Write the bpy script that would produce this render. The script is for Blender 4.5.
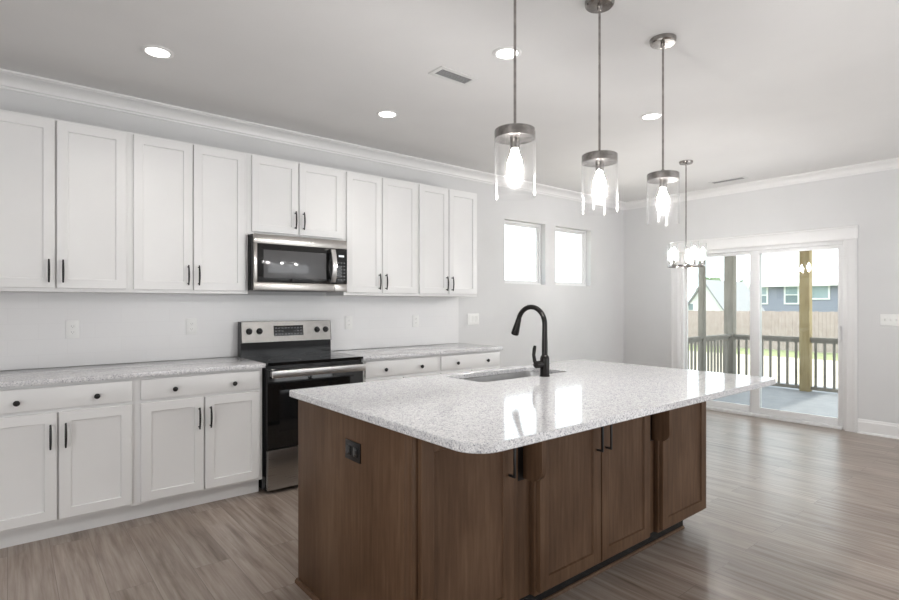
import bpy, bmesh, math, random
from mathutils import Vector, Matrix
random.seed(7)
sc = bpy.context.scene
COL = sc.collection
for o in list(bpy.data.objects): bpy.data.objects.remove(o)

# ------------------------------------------------------------------ camera
YAW = math.radians(50.549); CAM_H = 1.327
cam = bpy.data.cameras.new('camera'); cam.sensor_width = 36.0; cam.lens = 537.119/899*36
cam.shift_y = 4.1/899; cam.clip_start = .05; cam.clip_end = 400
co = bpy.data.objects.new('camera', cam); COL.objects.link(co)
co.location = (0, 0, CAM_H); co.rotation_euler = (math.pi/2, 0, YAW-math.pi/2)
sc.camera = co

# ------------------------------------------------------------------ light and exposure
sc.view_settings.view_transform = 'Standard'; sc.view_settings.look = 'None'
sc.view_settings.gamma = 1; sc.view_settings.use_curve_mapping = False
sc.view_settings.exposure = 0.0
sc.cycles.use_denoising = True
sc.cycles.max_bounces = 10; sc.cycles.diffuse_bounces = 5; sc.cycles.glossy_bounces = 4
sc.cycles.transmission_bounces = 6; sc.cycles.transparent_max_bounces = 16
sc.cycles.sample_clamp_indirect = 6; sc.cycles.caustics_reflective = False; sc.cycles.caustics_refractive = False
wd = bpy.data.worlds.new('sky'); sc.world = wd; wd.use_nodes = True
wb = wd.node_tree.nodes['Background']; wb.inputs[0].default_value = (.86, .93, 1, 1); wb.inputs[1].default_value = 3.3
sun = bpy.data.lights.new('sun', 'SUN'); sun.energy = 4.2; sun.angle = math.radians(1.0); sun.color = (1, .95, .86)
so = bpy.data.objects.new('sun', sun); COL.objects.link(so); so.location = (5, -12, 12)
so.rotation_euler = Vector((-.25, -.80, .98)).to_track_quat('Z', 'Y').to_euler()

def area(name, loc, direction, sx, sy, power, colr):
    l = bpy.data.lights.new(name, 'AREA'); l.shape = 'RECTANGLE'; l.size = sx; l.size_y = sy; l.energy = power; l.color = colr
    o = bpy.data.objects.new(name, l); COL.objects.link(o); o.location = loc
    o.rotation_euler = Vector(direction).to_track_quat('-Z', 'Z').to_euler()
    return o
# unseen fills added behind the camera and to its right, standing in for windows
area('rear_daylight_fill', (-3.05, .0, 1.3), (1, 0, .3), 4.0, 2.0, 195, (.97, .985, 1))
area('side_daylight_fill', (4.2, -3.45, 1.3), (0, 1, .1), 4.8, 2.1, 84, (.93, .97, 1))
area('floor_bounce_fill', (4.4, -2.2, .03), (0, 0, 1), 4.0, 2.2, 62, (.975, .985, 1))  # added upward fill to brighten the ceiling; no sunlit floor patch lies here

# ------------------------------------------------------------------ room dimensions
DW = 4.338          # kitchen wall
XC = 6.782          # patio door wall
CEIL = 2.75
XF, YR = -3.2, -3.6

# ------------------------------------------------------------------ materials
def new_mat(name):
    m = bpy.data.materials.new(name); m.use_nodes = True
    nt = m.node_tree; b = nt.nodes['Principled BSDF']; return m, nt, b
def pr(name, col, rough=.5, metal=0., spec=.5, emit=None, es=0., coat=0.):
    m, nt, b = new_mat(name)
    b.inputs['Base Color'].default_value = (*col, 1); b.inputs['Roughness'].default_value = rough
    b.inputs['Metallic'].default_value = metal; b.inputs['Specular IOR Level'].default_value = spec
    b.inputs['Coat Weight'].default_value = coat
    if emit: b.inputs['Emission Color'].default_value = (*emit, 1); b.inputs['Emission Strength'].default_value = es
    return m
def N(nt, t, **kw):
    n = nt.nodes.new(t)
    for k, v in kw.items(): setattr(n, k, v)
    return n
def ramp(nt, stops):
    r = N(nt, 'ShaderNodeValToRGB'); e = r.color_ramp.elements
    while len(e) < len(stops): e.new(.5)
    for i, (p, c) in enumerate(stops): e[i].position = p; e[i].color = (*c, 1)
    return r
def mapped(nt, scale=(1, 1, 1), rot=(0, 0, 0)):
    t = N(nt, 'ShaderNodeTexCoord'); mp = N(nt, 'ShaderNodeMapping')
    mp.inputs['Scale'].default_value = scale; mp.inputs['Rotation'].default_value = rot
    nt.links.new(t.outputs['Object'], mp.inputs['Vector']); return mp
def noisy(name, col, rough, amt=.03, scale=6., bump=0., metal=0., spec=.5):
    m, nt, b = new_mat(name); mp = mapped(nt)
    n = N(nt, 'ShaderNodeTexNoise'); n.inputs['Scale'].default_value = scale; n.inputs['Detail'].default_value = 4
    nt.links.new(mp.outputs[0], n.inputs['Vector'])
    r = ramp(nt, [(.3, tuple(max(0, c*(1-amt)) for c in col)), (.7, tuple(min(1, c*(1+amt)) for c in col))])
    nt.links.new(n.outputs[0], r.inputs[0]); nt.links.new(r.outputs[0], b.inputs['Base Color'])
    b.inputs['Roughness'].default_value = rough; b.inputs['Metallic'].default_value = metal; b.inputs['Specular IOR Level'].default_value = spec
    if bump:
        n2 = N(nt, 'ShaderNodeTexNoise'); n2.inputs['Scale'].default_value = 220
        nt.links.new(mp.outputs[0], n2.inputs['Vector'])
        bp = N(nt, 'ShaderNodeBump'); bp.inputs['Strength'].default_value = bump; bp.inputs['Distance'].default_value = .002
        nt.links.new(n2.outputs[0], bp.inputs['Height']); nt.links.new(bp.outputs[0], b.inputs['Normal'])
    return m
M = {}
M['wall'] = noisy('wall_paint', (.63, .63, .63), .7, .015, 3, .05)
M['ceiling'] = noisy('ceiling_paint', (.69, .685, .68), .85, .015, 3, .05)
M['trim'] = noisy('white_trim_paint', (.74, .735, .73), .4, .01, 4)
M['cab'] = noisy('white_cabinet_paint', (.76, .757, .752), .38, .012, 4)
M['black'] = pr('matte_black_metal', (.012, .011, .011), .38, .3)
M['faucet'] = pr('dark_bronze_metal', (.022, .020, .019), .24, .7)
M['nickel'] = noisy('brushed_nickel', (.34, .32, .305), .2, .25, 30, 0, 1.)
M['chrome'] = pr('polished_metal', (.62, .61, .6), .15, 1.)
M['blackglass'] = pr('black_glass', (.006, .006, .006), .06, 0, .5)
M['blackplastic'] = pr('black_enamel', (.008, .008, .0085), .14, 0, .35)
M['greyglass'] = pr('grey_oven_window', (.085, .085, .088), .1, 0, .6)
M['plate'] = pr('white_plastic', (.78, .78, .765), .35)
M['slot'] = pr('dark_slot', (.02, .02, .02), .5)
M['greyslot'] = pr('grey_slot', (.35, .35, .34), .5)
M['vinyl'] = pr('white_vinyl', (.76, .76, .76), .35)
M['vent'] = pr('vent_enamel', (.62, .62, .61), .5)
M['louvre'] = pr('vent_louvre', (.22, .22, .22), .6)
M['ventdark'] = pr('vent_duct', (.05, .05, .05), .8)
M['bulb'] = pr('lit_bulb', (1, .95, .88), .3, emit=(1, .975, .95), es=275)
M['lens'] = pr('lit_diffuser', (1, 1, 1), .5, emit=(1, .97, .92), es=9)
M['digits'] = pr('lit_clock', (.5, .5, .5), .4, emit=(.8, .9, 1), es=.5)
M['panelprint'] = pr('grey_print', (.10, .10, .105), .4)
M['logo'] = pr('grey_badge', (.45, .45, .45), .3, .8)

def stainless():
    m, nt, b = new_mat('stainless_steel'); mp = mapped(nt, (1.2, 60, 160))
    n = N(nt, 'ShaderNodeTexNoise'); n.inputs['Scale'].default_value = 3; n.inputs['Detail'].default_value = 3
    nt.links.new(mp.outputs[0], n.inputs['Vector'])
    r = ramp(nt, [(.3, (.34, .322, .303)), (.7, (.39, .372, .352))]); nt.links.new(n.outputs[0], r.inputs[0])
    nt.links.new(r.outputs[0], b.inputs['Base Color'])
    r2 = ramp(nt, [(.3, (.27,)*3), (.7, (.31,)*3)]); nt.links.new(n.outputs[0], r2.inputs[0]); nt.links.new(r2.outputs[0], b.inputs['Roughness'])
    b.inputs['Metallic'].default_value = 1; b.inputs['Anisotropic'].default_value = .5
    return m
M['steel'] = stainless()
M['panelsteel'] = noisy('satin_panel_steel', (.27, .258, .245), .42, .05, 25, 0, 1.)
M['barsteel'] = noisy('bright_handle_steel', (.66, .65, .64), .3, .04, 25, 0, 1.)
M['sinksteel'] = noisy('satin_sink_steel', (.62, .62, .615), .34, .05, 25, 0, 1.)

def clear(name, tint, refl_lo, refl_hi, blend, rough=.03):
    m = bpy.data.materials.new(name); m.use_nodes = True; nt = m.node_tree; nt.nodes.clear()
    out = N(nt, 'ShaderNodeOutputMaterial'); mix = N(nt, 'ShaderNodeMixShader')
    tr = N(nt, 'ShaderNodeBsdfTransparent'); tr.inputs[0].default_value = (*tint, 1)
    gl = N(nt, 'ShaderNodeBsdfGlossy'); gl.inputs['Roughness'].default_value = rough
    lw = N(nt, 'ShaderNodeLayerWeight'); lw.inputs[0].default_value = .5; pw = N(nt, 'ShaderNodeMath', operation='POWER'); pw.inputs[1].default_value = blend; nt.links.new(lw.outputs['Facing'], pw.inputs[0])
    mr = N(nt, 'ShaderNodeMapRange'); mr.inputs['To Min'].default_value = refl_lo; mr.inputs['To Max'].default_value = refl_hi
    nt.links.new(pw.outputs[0], mr.inputs['Value']); nt.links.new(mr.outputs[0], mix.inputs[0])
    nt.links.new(tr.outputs[0], mix.inputs[1]); nt.links.new(gl.outputs[0], mix.inputs[2]); nt.links.new(mix.outputs[0], out.inputs[0])
    return m
M['pane'] = clear('window_glass', (.95, .975, .965), .04, .7, 4)
M['shade'] = clear('clear_lamp_glass', (.992, .992, .992), .02, .7, 3.2, .2)

def quartz():
    m, nt, b = new_mat('speckled_quartz'); mp = mapped(nt)
    v = N(nt, 'ShaderNodeTexVoronoi'); v.inputs['Scale'].default_value = 260; v.inputs['Randomness'].default_value = 1
    nt.links.new(mp.outputs[0], v.inputs['Vector'])
    sp = N(nt, 'ShaderNodeSeparateColor'); nt.links.new(v.outputs['Color'], sp.inputs[0])
    r = ramp(nt, [(0, (.33, .335, .36)), (.07, (.48, .48, .505)), (.2, (.63, .63, .635)), (.45, (.74, .735, .735)), (.8, (.80, .795, .79))])
    r.color_ramp.interpolation = 'CONSTANT'
    nt.links.new(sp.outputs[0], r.inputs[0])
    n = N(nt, 'ShaderNodeTexNoise'); n.inputs['Scale'].default_value = 55; n.inputs['Detail'].default_value = 5
    nt.links.new(mp.outputs[0], n.inputs['Vector'])
    r2 = ramp(nt, [(.38, (.88, .88, .90)), (.62, (1, 1, 1))]); nt.links.new(n.outputs[0], r2.inputs[0])
    mx = N(nt, 'ShaderNodeMix'); mx.data_type = 'RGBA'; mx.blend_type = 'MULTIPLY'; mx.inputs[0].default_value = 1
    nt.links.new(r.outputs[0], mx.inputs[6]); nt.links.new(r2.outputs[0], mx.inputs[7])
    nt.links.new(mx.outputs[2], b.inputs['Base Color'])
    b.inputs['Roughness'].default_value = .07
    return m
M['quartz'] = quartz()

def wood(name, c0, c1, c2, rough=.42, axis='z'):
    m, nt, b = new_mat(name)
    s = {'z': (22, 22, 1.6), 'x': (1.6, 22, 22), 'y': (22, 1.6, 22)}[axis]
    mp = mapped(nt, s)
    n = N(nt, 'ShaderNodeTexNoise'); n.inputs['Scale'].default_value = 2.2; n.inputs['Detail'].default_value = 6; n.inputs['Roughness'].default_value = .6
    nt.links.new(mp.outputs[0], n.inputs['Vector'])
    mp2 = mapped(nt, (1, 1, .5)); n2 = N(nt, 'ShaderNodeTexNoise'); n2.inputs['Scale'].default_value = 5; n2.inputs['Detail'].default_value = 3
    nt.links.new(mp2.outputs[0], n2.inputs['Vector'])
    ad = N(nt, 'ShaderNodeMath', operation='MULTIPLY_ADD'); ad.inputs[1].default_value = .5
    h = N(nt, 'ShaderNodeMath', operation='MULTIPLY'); h.inputs[1].default_value = .5
    nt.links.new(n.outputs[0], ad.inputs[0]); nt.links.new(n2.outputs[0], h.inputs[0]); nt.links.new(h.outputs[0], ad.inputs[2])
    r = ramp(nt, [(.33, c0), (.5, c1), (.68, c2)]); nt.links.new(ad.outputs[0], r.inputs[0])
    nt.links.new(r.outputs[0], b.inputs['Base Color']); b.inputs['Roughness'].default_value = rough; b.inputs['Specular IOR Level'].default_value = .22
    return m
M['wood'] = wood('stained_brown_wood', (.066, .034, .017), (.102, .056, .031), (.144, .086, .051), .5)
M['weathered'] = wood('weathered_wood', (.20, .185, .165), (.25, .235, .21), (.30, .28, .25), .8)
M['pine'] = wood('treated_pine', (.33, .255, .14), (.40, .32, .18), (.46, .38, .23), .8)
M['fence'] = wood('pale_fence_wood', (.31, .252, .235), (.355, .298, .28), (.40, .345, .325), .9)

def planks():
    m, nt, b = new_mat('vinyl_plank_floor')
    mp = mapped(nt, (1, 1, 1), (0, 0, math.pi/2))
    br = N(nt, 'ShaderNodeTexBrick'); br.offset = .37; br.offset_frequency = 2
    br.inputs['Scale'].default_value = 1; br.inputs['Brick Width'].default_value = 1.22; br.inputs['Row Height'].default_value = .18
    br.inputs['Mortar Size'].default_value = .0016; br.inputs['Mortar Smooth'].default_value = .6; br.inputs['Bias'].default_value = 0
    br.inputs['Color1'].default_value = (0, 0, 0, 1); br.inputs['Color2'].default_value = (1, 1, 1, 1); br.inputs['Mortar'].default_value = (.5, .5, .5, 1)
    nt.links.new(mp.outputs[0], br.inputs['Vector'])
    # per-plank shift of the grain
    tc = N(nt, 'ShaderNodeTexCoord'); ms = N(nt, 'ShaderNodeMapping'); ms.inputs['Scale'].default_value = (26, 1.1, 1)
    nt.links.new(tc.outputs['Object'], ms.inputs['Vector'])
    vm = N(nt, 'ShaderNodeVectorMath', operation='SCALE'); vm.inputs['Scale'].default_value = 23
    nt.links.new(br.outputs['Color'], vm.inputs[0])
    va = N(nt, 'ShaderNodeVectorMath', operation='ADD'); nt.links.new(ms.outputs[0], va.inputs[0]); nt.links.new(vm.outputs[0], va.inputs[1])
    g = N(nt, 'ShaderNodeTexNoise'); g.inputs['Scale'].default_value = 1.6; g.inputs['Detail'].default_value = 7; g.inputs['Roughness'].default_value = .62; g.inputs['Distortion'].default_value = .25
    nt.links.new(va.outputs[0], g.inputs['Vector'])
    r = ramp(nt, [(.26, (.195, .144, .113)), (.47, (.325, .263, .220)), (.68, (.43, .368, .322))]); nt.links.new(g.outputs[0], r.inputs[0])
    r2 = ramp(nt, [(0, (.80, .79, .78)), (1, (1.0, 1.0, 1.0))]); nt.links.new(br.outputs['Color'], r2.inputs[0])
    ms2 = N(nt, 'ShaderNodeMapping'); ms2.inputs['Scale'].default_value = (.42, 1.5, 1); nt.links.new(va.outputs[0], ms2.inputs['Vector'])
    g2 = N(nt, 'ShaderNodeTexNoise'); g2.inputs['Scale'].default_value = 1.1; g2.inputs['Detail'].default_value = 4; g2.inputs['Distortion'].default_value = .8
    nt.links.new(ms2.outputs[0], g2.inputs['Vector'])
    r3 = ramp(nt, [(.30, (.70, .66, .63)), (.46, (1, 1, 1)), (.75, (1.08, 1.08, 1.09))]); nt.links.new(g2.outputs[0], r3.inputs[0])
    mx3 = N(nt, 'ShaderNodeMix'); mx3.data_type = 'RGBA'; mx3.blend_type = 'MULTIPLY'; mx3.inputs[0].default_value = 1
    nt.links.new(r.outputs[0], mx3.inputs[6]); nt.links.new(r3.outputs[0], mx3.inputs[7])
    mx = N(nt, 'ShaderNodeMix'); mx.data_type = 'RGBA'; mx.blend_type = 'MULTIPLY'; mx.inputs[0].default_value = 1
    nt.links.new(mx3.outputs[2], mx.inputs[6]); nt.links.new(r2.outputs[0], mx.inputs[7])
    mm = N(nt, 'ShaderNodeMix'); mm.data_type = 'RGBA'; mm.inputs[7].default_value = (.07, .052, .042, 1)
    fc = N(nt, 'ShaderNodeMath', operation='MULTIPLY'); fc.inputs[1].default_value = .55
    nt.links.new(br.outputs['Fac'], fc.inputs[0]); nt.links.new(fc.outputs[0], mm.inputs[0]); nt.links.new(mx.outputs[2], mm.inputs[6])
    nt.links.new(mm.outputs[2], b.inputs['Base Color'])
    b.inputs['Roughness'].default_value = .30
    bp = N(nt, 'ShaderNodeBump'); bp.inputs['Strength'].default_value = .12; bp.inputs['Distance'].default_value = .002
    nt.links.new(g.outputs[0], bp.inputs['Height']); nt.links.new(bp.outputs[0], b.inputs['Normal'])
    return m
M['floor'] = planks()

def tile():
    m, nt, b = new_mat('white_wall_tile')
    mp = mapped(nt, (1, 1, 1), (math.pi/2, 0, 0))
    br = N(nt, 'ShaderNodeTexBrick'); br.offset = .5
    br.inputs['Scale'].default_value = 1; br.inputs['Brick Width'].default_value = .305; br.inputs['Row Height'].default_value = .1
    br.inputs['Mortar Size'].default_value = .0018; br.inputs['Mortar Smooth'].default_value = .3
    br.inputs['Color1'].default_value = (.745, .74, .74, 1); br.inputs['Color2'].default_value = (.755, .75, .75, 1); br.inputs['Mortar'].default_value = (.725, .72, .72, 1)
    nt.links.new(mp.outputs[0], br.inputs['Vector']); nt.links.new(br.outputs['Color'], b.inputs['Base Color'])
    b.inputs['Roughness'].default_value = .3
    return m
M['tile'] = tile()
def siding(name, ca, cb, step):
    m, nt, b = new_mat(name); mp = mapped(nt)
    w = N(nt, 'ShaderNodeTexWave'); w.wave_type = 'BANDS'; w.bands_direction = 'Z'; w.wave_profile = 'SAW'; w.inputs['Scale'].default_value = step
    nt.links.new(mp.outputs[0], w.inputs['Vector']); r = ramp(nt, [(0, ca), (1, cb)]); nt.links.new(w.outputs[0], r.inputs[0])
    nt.links.new(r.outputs[0], b.inputs['Base Color']); b.inputs['Roughness'].default_value = .7
    return m
M['bluesiding'] = siding('blue_grey_siding', (.265, .27, .335), (.295, .305, .375), 2.2)
M['whitesiding'] = siding('white_siding', (.72, .72, .70), (.80, .80, .78), 2.2)
M['roofing'] = noisy('pale_shingles', (.62, .62, .63), .9, .08, 14)
M['greyroof'] = noisy('grey_shingles', (.27, .27, .28), .9, .08, 14)
M['deck'] = noisy('grey_decking', (.26, .268, .29), .6, .08, 8)
M['soil'] = noisy('pale_dry_soil', (.62, .54, .42), .95, .1, 3)
M['lawn'] = noisy('lawn_grass', (.27, .30, .15), .95, .2, 4)
M['leaf'] = noisy('tree_leaves', (.10, .15, .07), .8, .3, 6)
M['bark'] = noisy('tree_bark', (.16, .12, .09), .9, .2, 10)
M['farwindow'] = pr('far_window_glass', (.32, .40, .42), .1)
M['farshade'] = pr('far_window_dark_glass', (.2, .25, .27), .1)

# ------------------------------------------------------------------ mesh helpers
class MB:
    def __init__(s): s.bm = bmesh.new()
    def _merge(s, b2):
        me = bpy.data.meshes.new('tmp'); b2.to_mesh(me); s.bm.from_mesh(me); bpy.data.meshes.remove(me); b2.free()
    def box(s, x0, x1, y0, y1, z0, z1, bev=0., seg=2):
        b = bmesh.new(); bmesh.ops.create_cube(b, size=1)
        for v in b.verts: v.co = Vector(((x0+x1)/2+v.co.x*(x1-x0), (y0+y1)/2+v.co.y*(y1-y0), (z0+z1)/2+v.co.z*(z1-z0)))
        if bev: bmesh.ops.bevel(b, geom=list(b.edges), offset=bev, segments=seg, affect='EDGES', profile=.5)
        s._merge(b); return s
    def ring(s, loops, closed=True, cap=True):
        bm = s.bm; R = [[bm.verts.new(p) for p in l] for l in loops]; n = len(R[0])
        for a, b in zip(R, R[1:]):
            for i in range(n if closed else n-1):
                j = (i+1) % n; bm.faces.new((a[i], a[j], b[j], b[i]))
        if cap: bm.faces.new(R[0][::-1]); bm.faces.new(R[-1])
        return s
    def tube(s, pts, rad, n=14, cap=True):
        pts = [Vector(p) for p in pts]; rad = rad if hasattr(rad, '__len__') else [rad]*len(pts)
        loops = []; up = None
        for i, p in enumerate(pts):
            d = (pts[min(i+1, len(pts)-1)]-pts[max(i-1, 0)]).normalized()
            if up is None: up = d.orthogonal().normalized()
            u = (up-d*up.dot(d)).normalized(); up = u; w = d.cross(u)
            loops.append([p+(u*math.cos(t)+w*math.sin(t))*rad[i] for t in [2*math.pi*k/n for k in range(n)]])
        return s.ring(loops, True, cap)
    def lathe(s, c, prof, n=40, closed=False):
        loops = [[(c[0]+r*math.cos(t), c[1]+r*math.sin(t), c[2]+z) for t in [2*math.pi*k/n for k in range(n)]] for r, z in prof]
        if closed: loops.append(loops[0]); s.ring(loops, True, False); bmesh.ops.remove_doubles(s.bm, verts=s.bm.verts, dist=1e-6); return s
        return s.ring(loops, True, True)
    def prism(s, pts, axis, a, b):
        f = {'x': lambda p, t: (t, p[0], p[1]), 'y': lambda p, t: (p[0], t, p[1]), 'z': lambda p, t: (p[0], p[1], t)}[axis]
        return s.ring([[f(p, a) for p in pts], [f(p, b) for p in pts]])
    def shaker(s, x0, x1, z0, z1, y, t=.02, stile=.057, rail=None, dep=.012):
        # door seen from -Y: flat frame, chamfered inner lip, recessed panel
        rail = rail or stile; bv = .002
        def rect(i, j, yy): return [(x0+i, yy, z0+j), (x1-i, yy, z0+j), (x1-i, yy, z1-j), (x0+i, yy, z1-j)]
        loops = [rect(0, 0, y+t), rect(0, 0, y+bv), rect(bv, bv, y), rect(stile-.002, rail-.002, y), rect(stile, rail, y+.003), rect(stile+.001, rail+.001, y+dep*.75), rect(stile+.014, rail+.014, y+dep)]
        return s.ring(loops)
    def done(s, name, mat, parent=None, smooth=True, ang=32):
        bm = s.bm; bmesh.ops.recalc_face_normals(bm, faces=bm.faces)
        me = bpy.data.meshes.new(name)
        off = Vector(parent['base']) if parent is not None and 'base' in parent else Vector((0, 0, 0))
        if off.length: bmesh.ops.translate(bm, verts=bm.verts, vec=-off)
        for f in bm.faces: f.smooth = smooth
        bm.to_mesh(me); bm.free()
        if smooth: me.set_sharp_from_angle(angle=math.radians(ang))
        me.materials.append(mat)
        o = bpy.data.objects.new(name, me); COL.objects.link(o)
        if parent is not None:
            o.parent = parent; o['base'] = tuple(off)
        return o
def props(o, label=None, cat=None, group=None, kind=None):
    for k, v in (('label', label), ('category', cat), ('group', group), ('kind', kind)):
        if v: o[k] = v
    return o
def thing(name, loc, label, cat, group=None, kind=None):
    o = bpy.data.objects.new(name, None); COL.objects.link(o); o.location = loc; o.empty_display_size = .1
    o['base'] = tuple(loc)
    return props(o, label, cat, group, kind)
def kids(o): return [c for c in bpy.data.objects if c.parent == o]
def dup(root, loc, label):
    r = root.copy(); COL.objects.link(r); r.location = loc; r['label'] = label; r['base'] = tuple(loc)
    def rec(src, dst):
        for ch in kids(src):
            if ch == dst: continue
            c = ch.copy(); COL.objects.link(c); c.parent = dst; rec(ch, c)
    rec(root, r); return r
def single(o, label, cat, group=None, kind=None): return props(o, label, cat, group, kind)
def struct(name, mb, mat, parent=None, smooth=False):
    o = mb.done(name, mat, parent, smooth)
    if parent is None: o['kind'] = 'structure'
    return o
def rrect(x0, x1, y0, y1, rs, seg=10):
    # rounded rectangle outline, rs = radii at (x0,y0),(x1,y0),(x1,y1),(x0,y1)
    out = []
    for (cx, cy, r, a0) in ((x0, y0, rs[0], 180), (x1, y0, rs[1], 270), (x1, y1, rs[2], 0), (x0, y1, rs[3], 90)):
        ox = cx+r if cx == x0 else cx-r; oy = cy+r if cy == y0 else cy-r
        for k in range(seg+1):
            a = math.radians(a0+90*k/seg); out.append((ox+r*math.cos(a), oy+r*math.sin(a)))
    return out

# ------------------------------------------------------------------ the room shell
WT = .15
struct('floor', MB().box(XF-WT, XC+WT, YR-WT, DW+WT, -.12, 0), M['floor'])
struct('ceiling', MB().box(XF-WT, XC+WT, YR-WT, DW+WT, CEIL, CEIL+.15), M['ceiling'])
WIN = [(4.385, 5.095), (5.285, 6.01)]; WZ0, WZ1 = 1.565, 2.305
mb = MB(); y0, y1 = DW, DW+WT
mb.box(XF-WT, XC+WT, y0, y1, 0, WZ0); mb.box(XF-WT, XC+WT, y0, y1, WZ1, CEIL)
mb.box(XF-WT, WIN[0][0], y0, y1, WZ0, WZ1); mb.box(WIN[0][1], WIN[1][0], y0, y1, WZ0, WZ1); mb.box(WIN[1][1], XC+WT, y0, y1, WZ0, WZ1)
struct('wall_left', mb, M['wall'])
DY0, DY1, DZ = 1.714, 3.513, 2.005
mb = MB(); mb.box(XC, XC+WT, YR-WT, DY0, 0, CEIL); mb.box(XC, XC+WT, DY1, DW, 0, CEIL); mb.box(XC, XC+WT, DY0, DY1, DZ, CEIL)
struct('wall_back', mb, M['wall'])
struct('wall_right', MB().box(XF, XC, YR-WT, YR, 0, CEIL), M['wall'])
struct('wall_front', MB().box(XF-WT, XF, YR-WT, DW, 0, CEIL), M['wall'])

# crown moulding (mitred in the corner)
PJ = .115; CB = 2.664
prof = [(0, CB), (.012, CB), (.014, CB+.012), (.022, CB+.016)]
for k in range(1, 8):
    t = k/7*math.pi/2; prof.append((.022+(PJ-.036)*(1-math.cos(t)), CB+.016+(CEIL-CB-.034)*math.sin(t)))
prof += [(PJ-.012, CEIL-.014), (PJ, CEIL-.012), (PJ, CEIL), (0, CEIL)]
struct('trim_1', MB().ring([[(XF, DW-d, z) for d, z in prof], [(XC-d, DW-d, z) for d, z in prof]]), M['trim'], smooth=True)
struct('trim_2', MB().ring([[(XC-d, DW-d, z) for d, z in prof], [(XC-d, YR, z) for d, z in prof]]), M['trim'], smooth=True)
# baseboards
bprof = [(0, 0), (.015, 0), (.015, .118), (.011, .126), (.009, .140), (.004, .147), (0, .147)]
shoe = [(.015, 0), (.030, 0), (.028, .010), (.022, .017), (.015, .019)]
def baseboard(name, a, b, wall):
    mb = MB()
    for p in (bprof, shoe):
        if wall == 'x': mb.ring([[(XC-d, a, z) for d, z in p], [(XC-d, b, z) for d, z in p]])
        else: mb.ring([[(a, DW-d, z) for d, z in p], [(b, DW-d, z) for d, z in p]])
    struct(name, mb, M['trim'])
baseboard('baseboard_back', 1.605, YR, 'x'); baseboard('baseboard_corner', DW-.031, 3.622, 'x'); baseboard('baseboard_left', 3.69, XC, 'y')

# small high windows
for i, (a, b) in enumerate(WIN):
    t = thing('window_%d' % (i+1), (a, DW+.05, WZ0), None, None, kind='structure'); yf = DW+.075
    f = .026; mb = MB()
    mb.box(a, a+f, yf, yf+.06, WZ0, WZ1, .003); mb.box(b-f, b, yf, yf+.06, WZ0, WZ1, .003)
    mb.box(a+f, b-f, yf, yf+.06, WZ0, WZ0+f, .003); mb.box(a+f, b-f, yf, yf+.06, WZ1-f, WZ1, .003)
    mb.done('window_frame', M['vinyl'], t)
    mb = MB(); g = .022; a2, b2, z2, z3 = a+f, b-f, WZ0+f, WZ1-f; ys = yf+.022
    mb.box(a2, a2+g, ys, ys+.025, z2, z3, .003); mb.box(b2-g, b2, ys, ys+.025, z2, z3, .003)
    mb.box(a2+g, b2-g, ys, ys+.025, z2, z2+g, .003); mb.box(a2+g, b2-g, ys, ys+.025, z3-g, z3, .003)
    mb.done('sash', M['vinyl'], t)
    MB().box(a2+g-.003, b2-g+.003, ys+.010, ys+.015, z2+g-.003, z3-g+.003).done('pane', M['pane'], t, False)

# sliding patio door
d = thing('door_1', (XC+.05, (DY0+DY1)/2, 0), None, None, kind='structure')
mb = MB(); x0, x1 = XC+.03, XC+.145
mb.box(x0, x1, DY0, DY0+.028, 0, DZ, .003); mb.box(x0, x1, DY1-.04, DY1, 0, DZ, .003); mb.box(x0, x1, DY0+.028, DY1-.04, DZ-.045, DZ, .003)
mb.box(x0-.02, x1, DY0+.028, DY1-.04, 0, .035, .003)
mb.done('door_frame', M['vinyl'], d)
def sash(name, ya, yb, xa, xb, sl, sr, z0=.036, z1=DZ-.046, bot=.075, top=.04, glass=M['pane']):
    mb = MB(); mb.box(xa, xb, ya, ya+sl, z0, z1, .003); mb.box(xa, xb, yb-sr, yb, z0, z1, .003)
    mb.box(xa, xb, ya+sl, yb-sr, z0, z0+bot, .003); mb.box(xa, xb, ya+sl, yb-sr, z1-top, z1, .003)
    p = mb.done(name, M['vinyl'], d)
    xm = (xa+xb)/2
    MB().box(xm-.003, xm+.003, ya+sl-.004, yb-sr+.004, z0+bot-.004, z1-top+.004).done('pane', glass, p, False)
    return p
sl = sash('sliding_panel', DY0+.029, 2.640, XC+.045, XC+.075, .045, .080)
fx = sash('fixed_panel', 2.560, DY1-.041, XC+.085, XC+.115, .122, .020)
mb = MB(); hy = DY0+.05
mb.box(XC+.012, XC+.026, hy-.009, hy+.009, .93, 1.10, .004); mb.box(XC+.020, XC+.0445, hy-.008, hy+.008, .94, .96, .002); mb.box(XC+.020, XC+.0445, hy-.008, hy+.008, 1.07, 1.09, .002)
mb.done('door_handle', M['vinyl'], sl)
# casing (trim_3): side casings with stepped profile, crosshead on top
mb = MB(); cw = .107
for ya, yb in ((DY0-cw, DY0), (DY1, DY1+cw)):
    mb.box(XC-.018, XC, ya, yb, 0, DZ, .003); mb.box(XC-.024, XC-.018, ya+.012, ya+.03, 0, DZ, .002); mb.box(XC-.024, XC-.018, yb-.03, yb-.012, 0, DZ, .002)
mb.box(XC-.022, XC, DY0-cw-.008, DY1+cw+.008, DZ, DZ+.118, .003); mb.box(XC-.034, XC, DY0-cw-.012, DY1+cw+.012, DZ+.118, DZ+.136, .004)
struct('trim_3', mb, M['trim'], smooth=True)
# jamb liner between casing and door frame
mb = MB(); mb.box(XC-.001, XC+.032, DY0-.001, DY0+.006, 0, DZ); mb.box(XC-.001, XC+.032, DY1-.006, DY1+.001, 0, DZ); mb.box(XC-.001, XC+.032, DY0, DY1, DZ-.006, DZ+.001)
struct('trim_4', mb, M['trim'])

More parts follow.
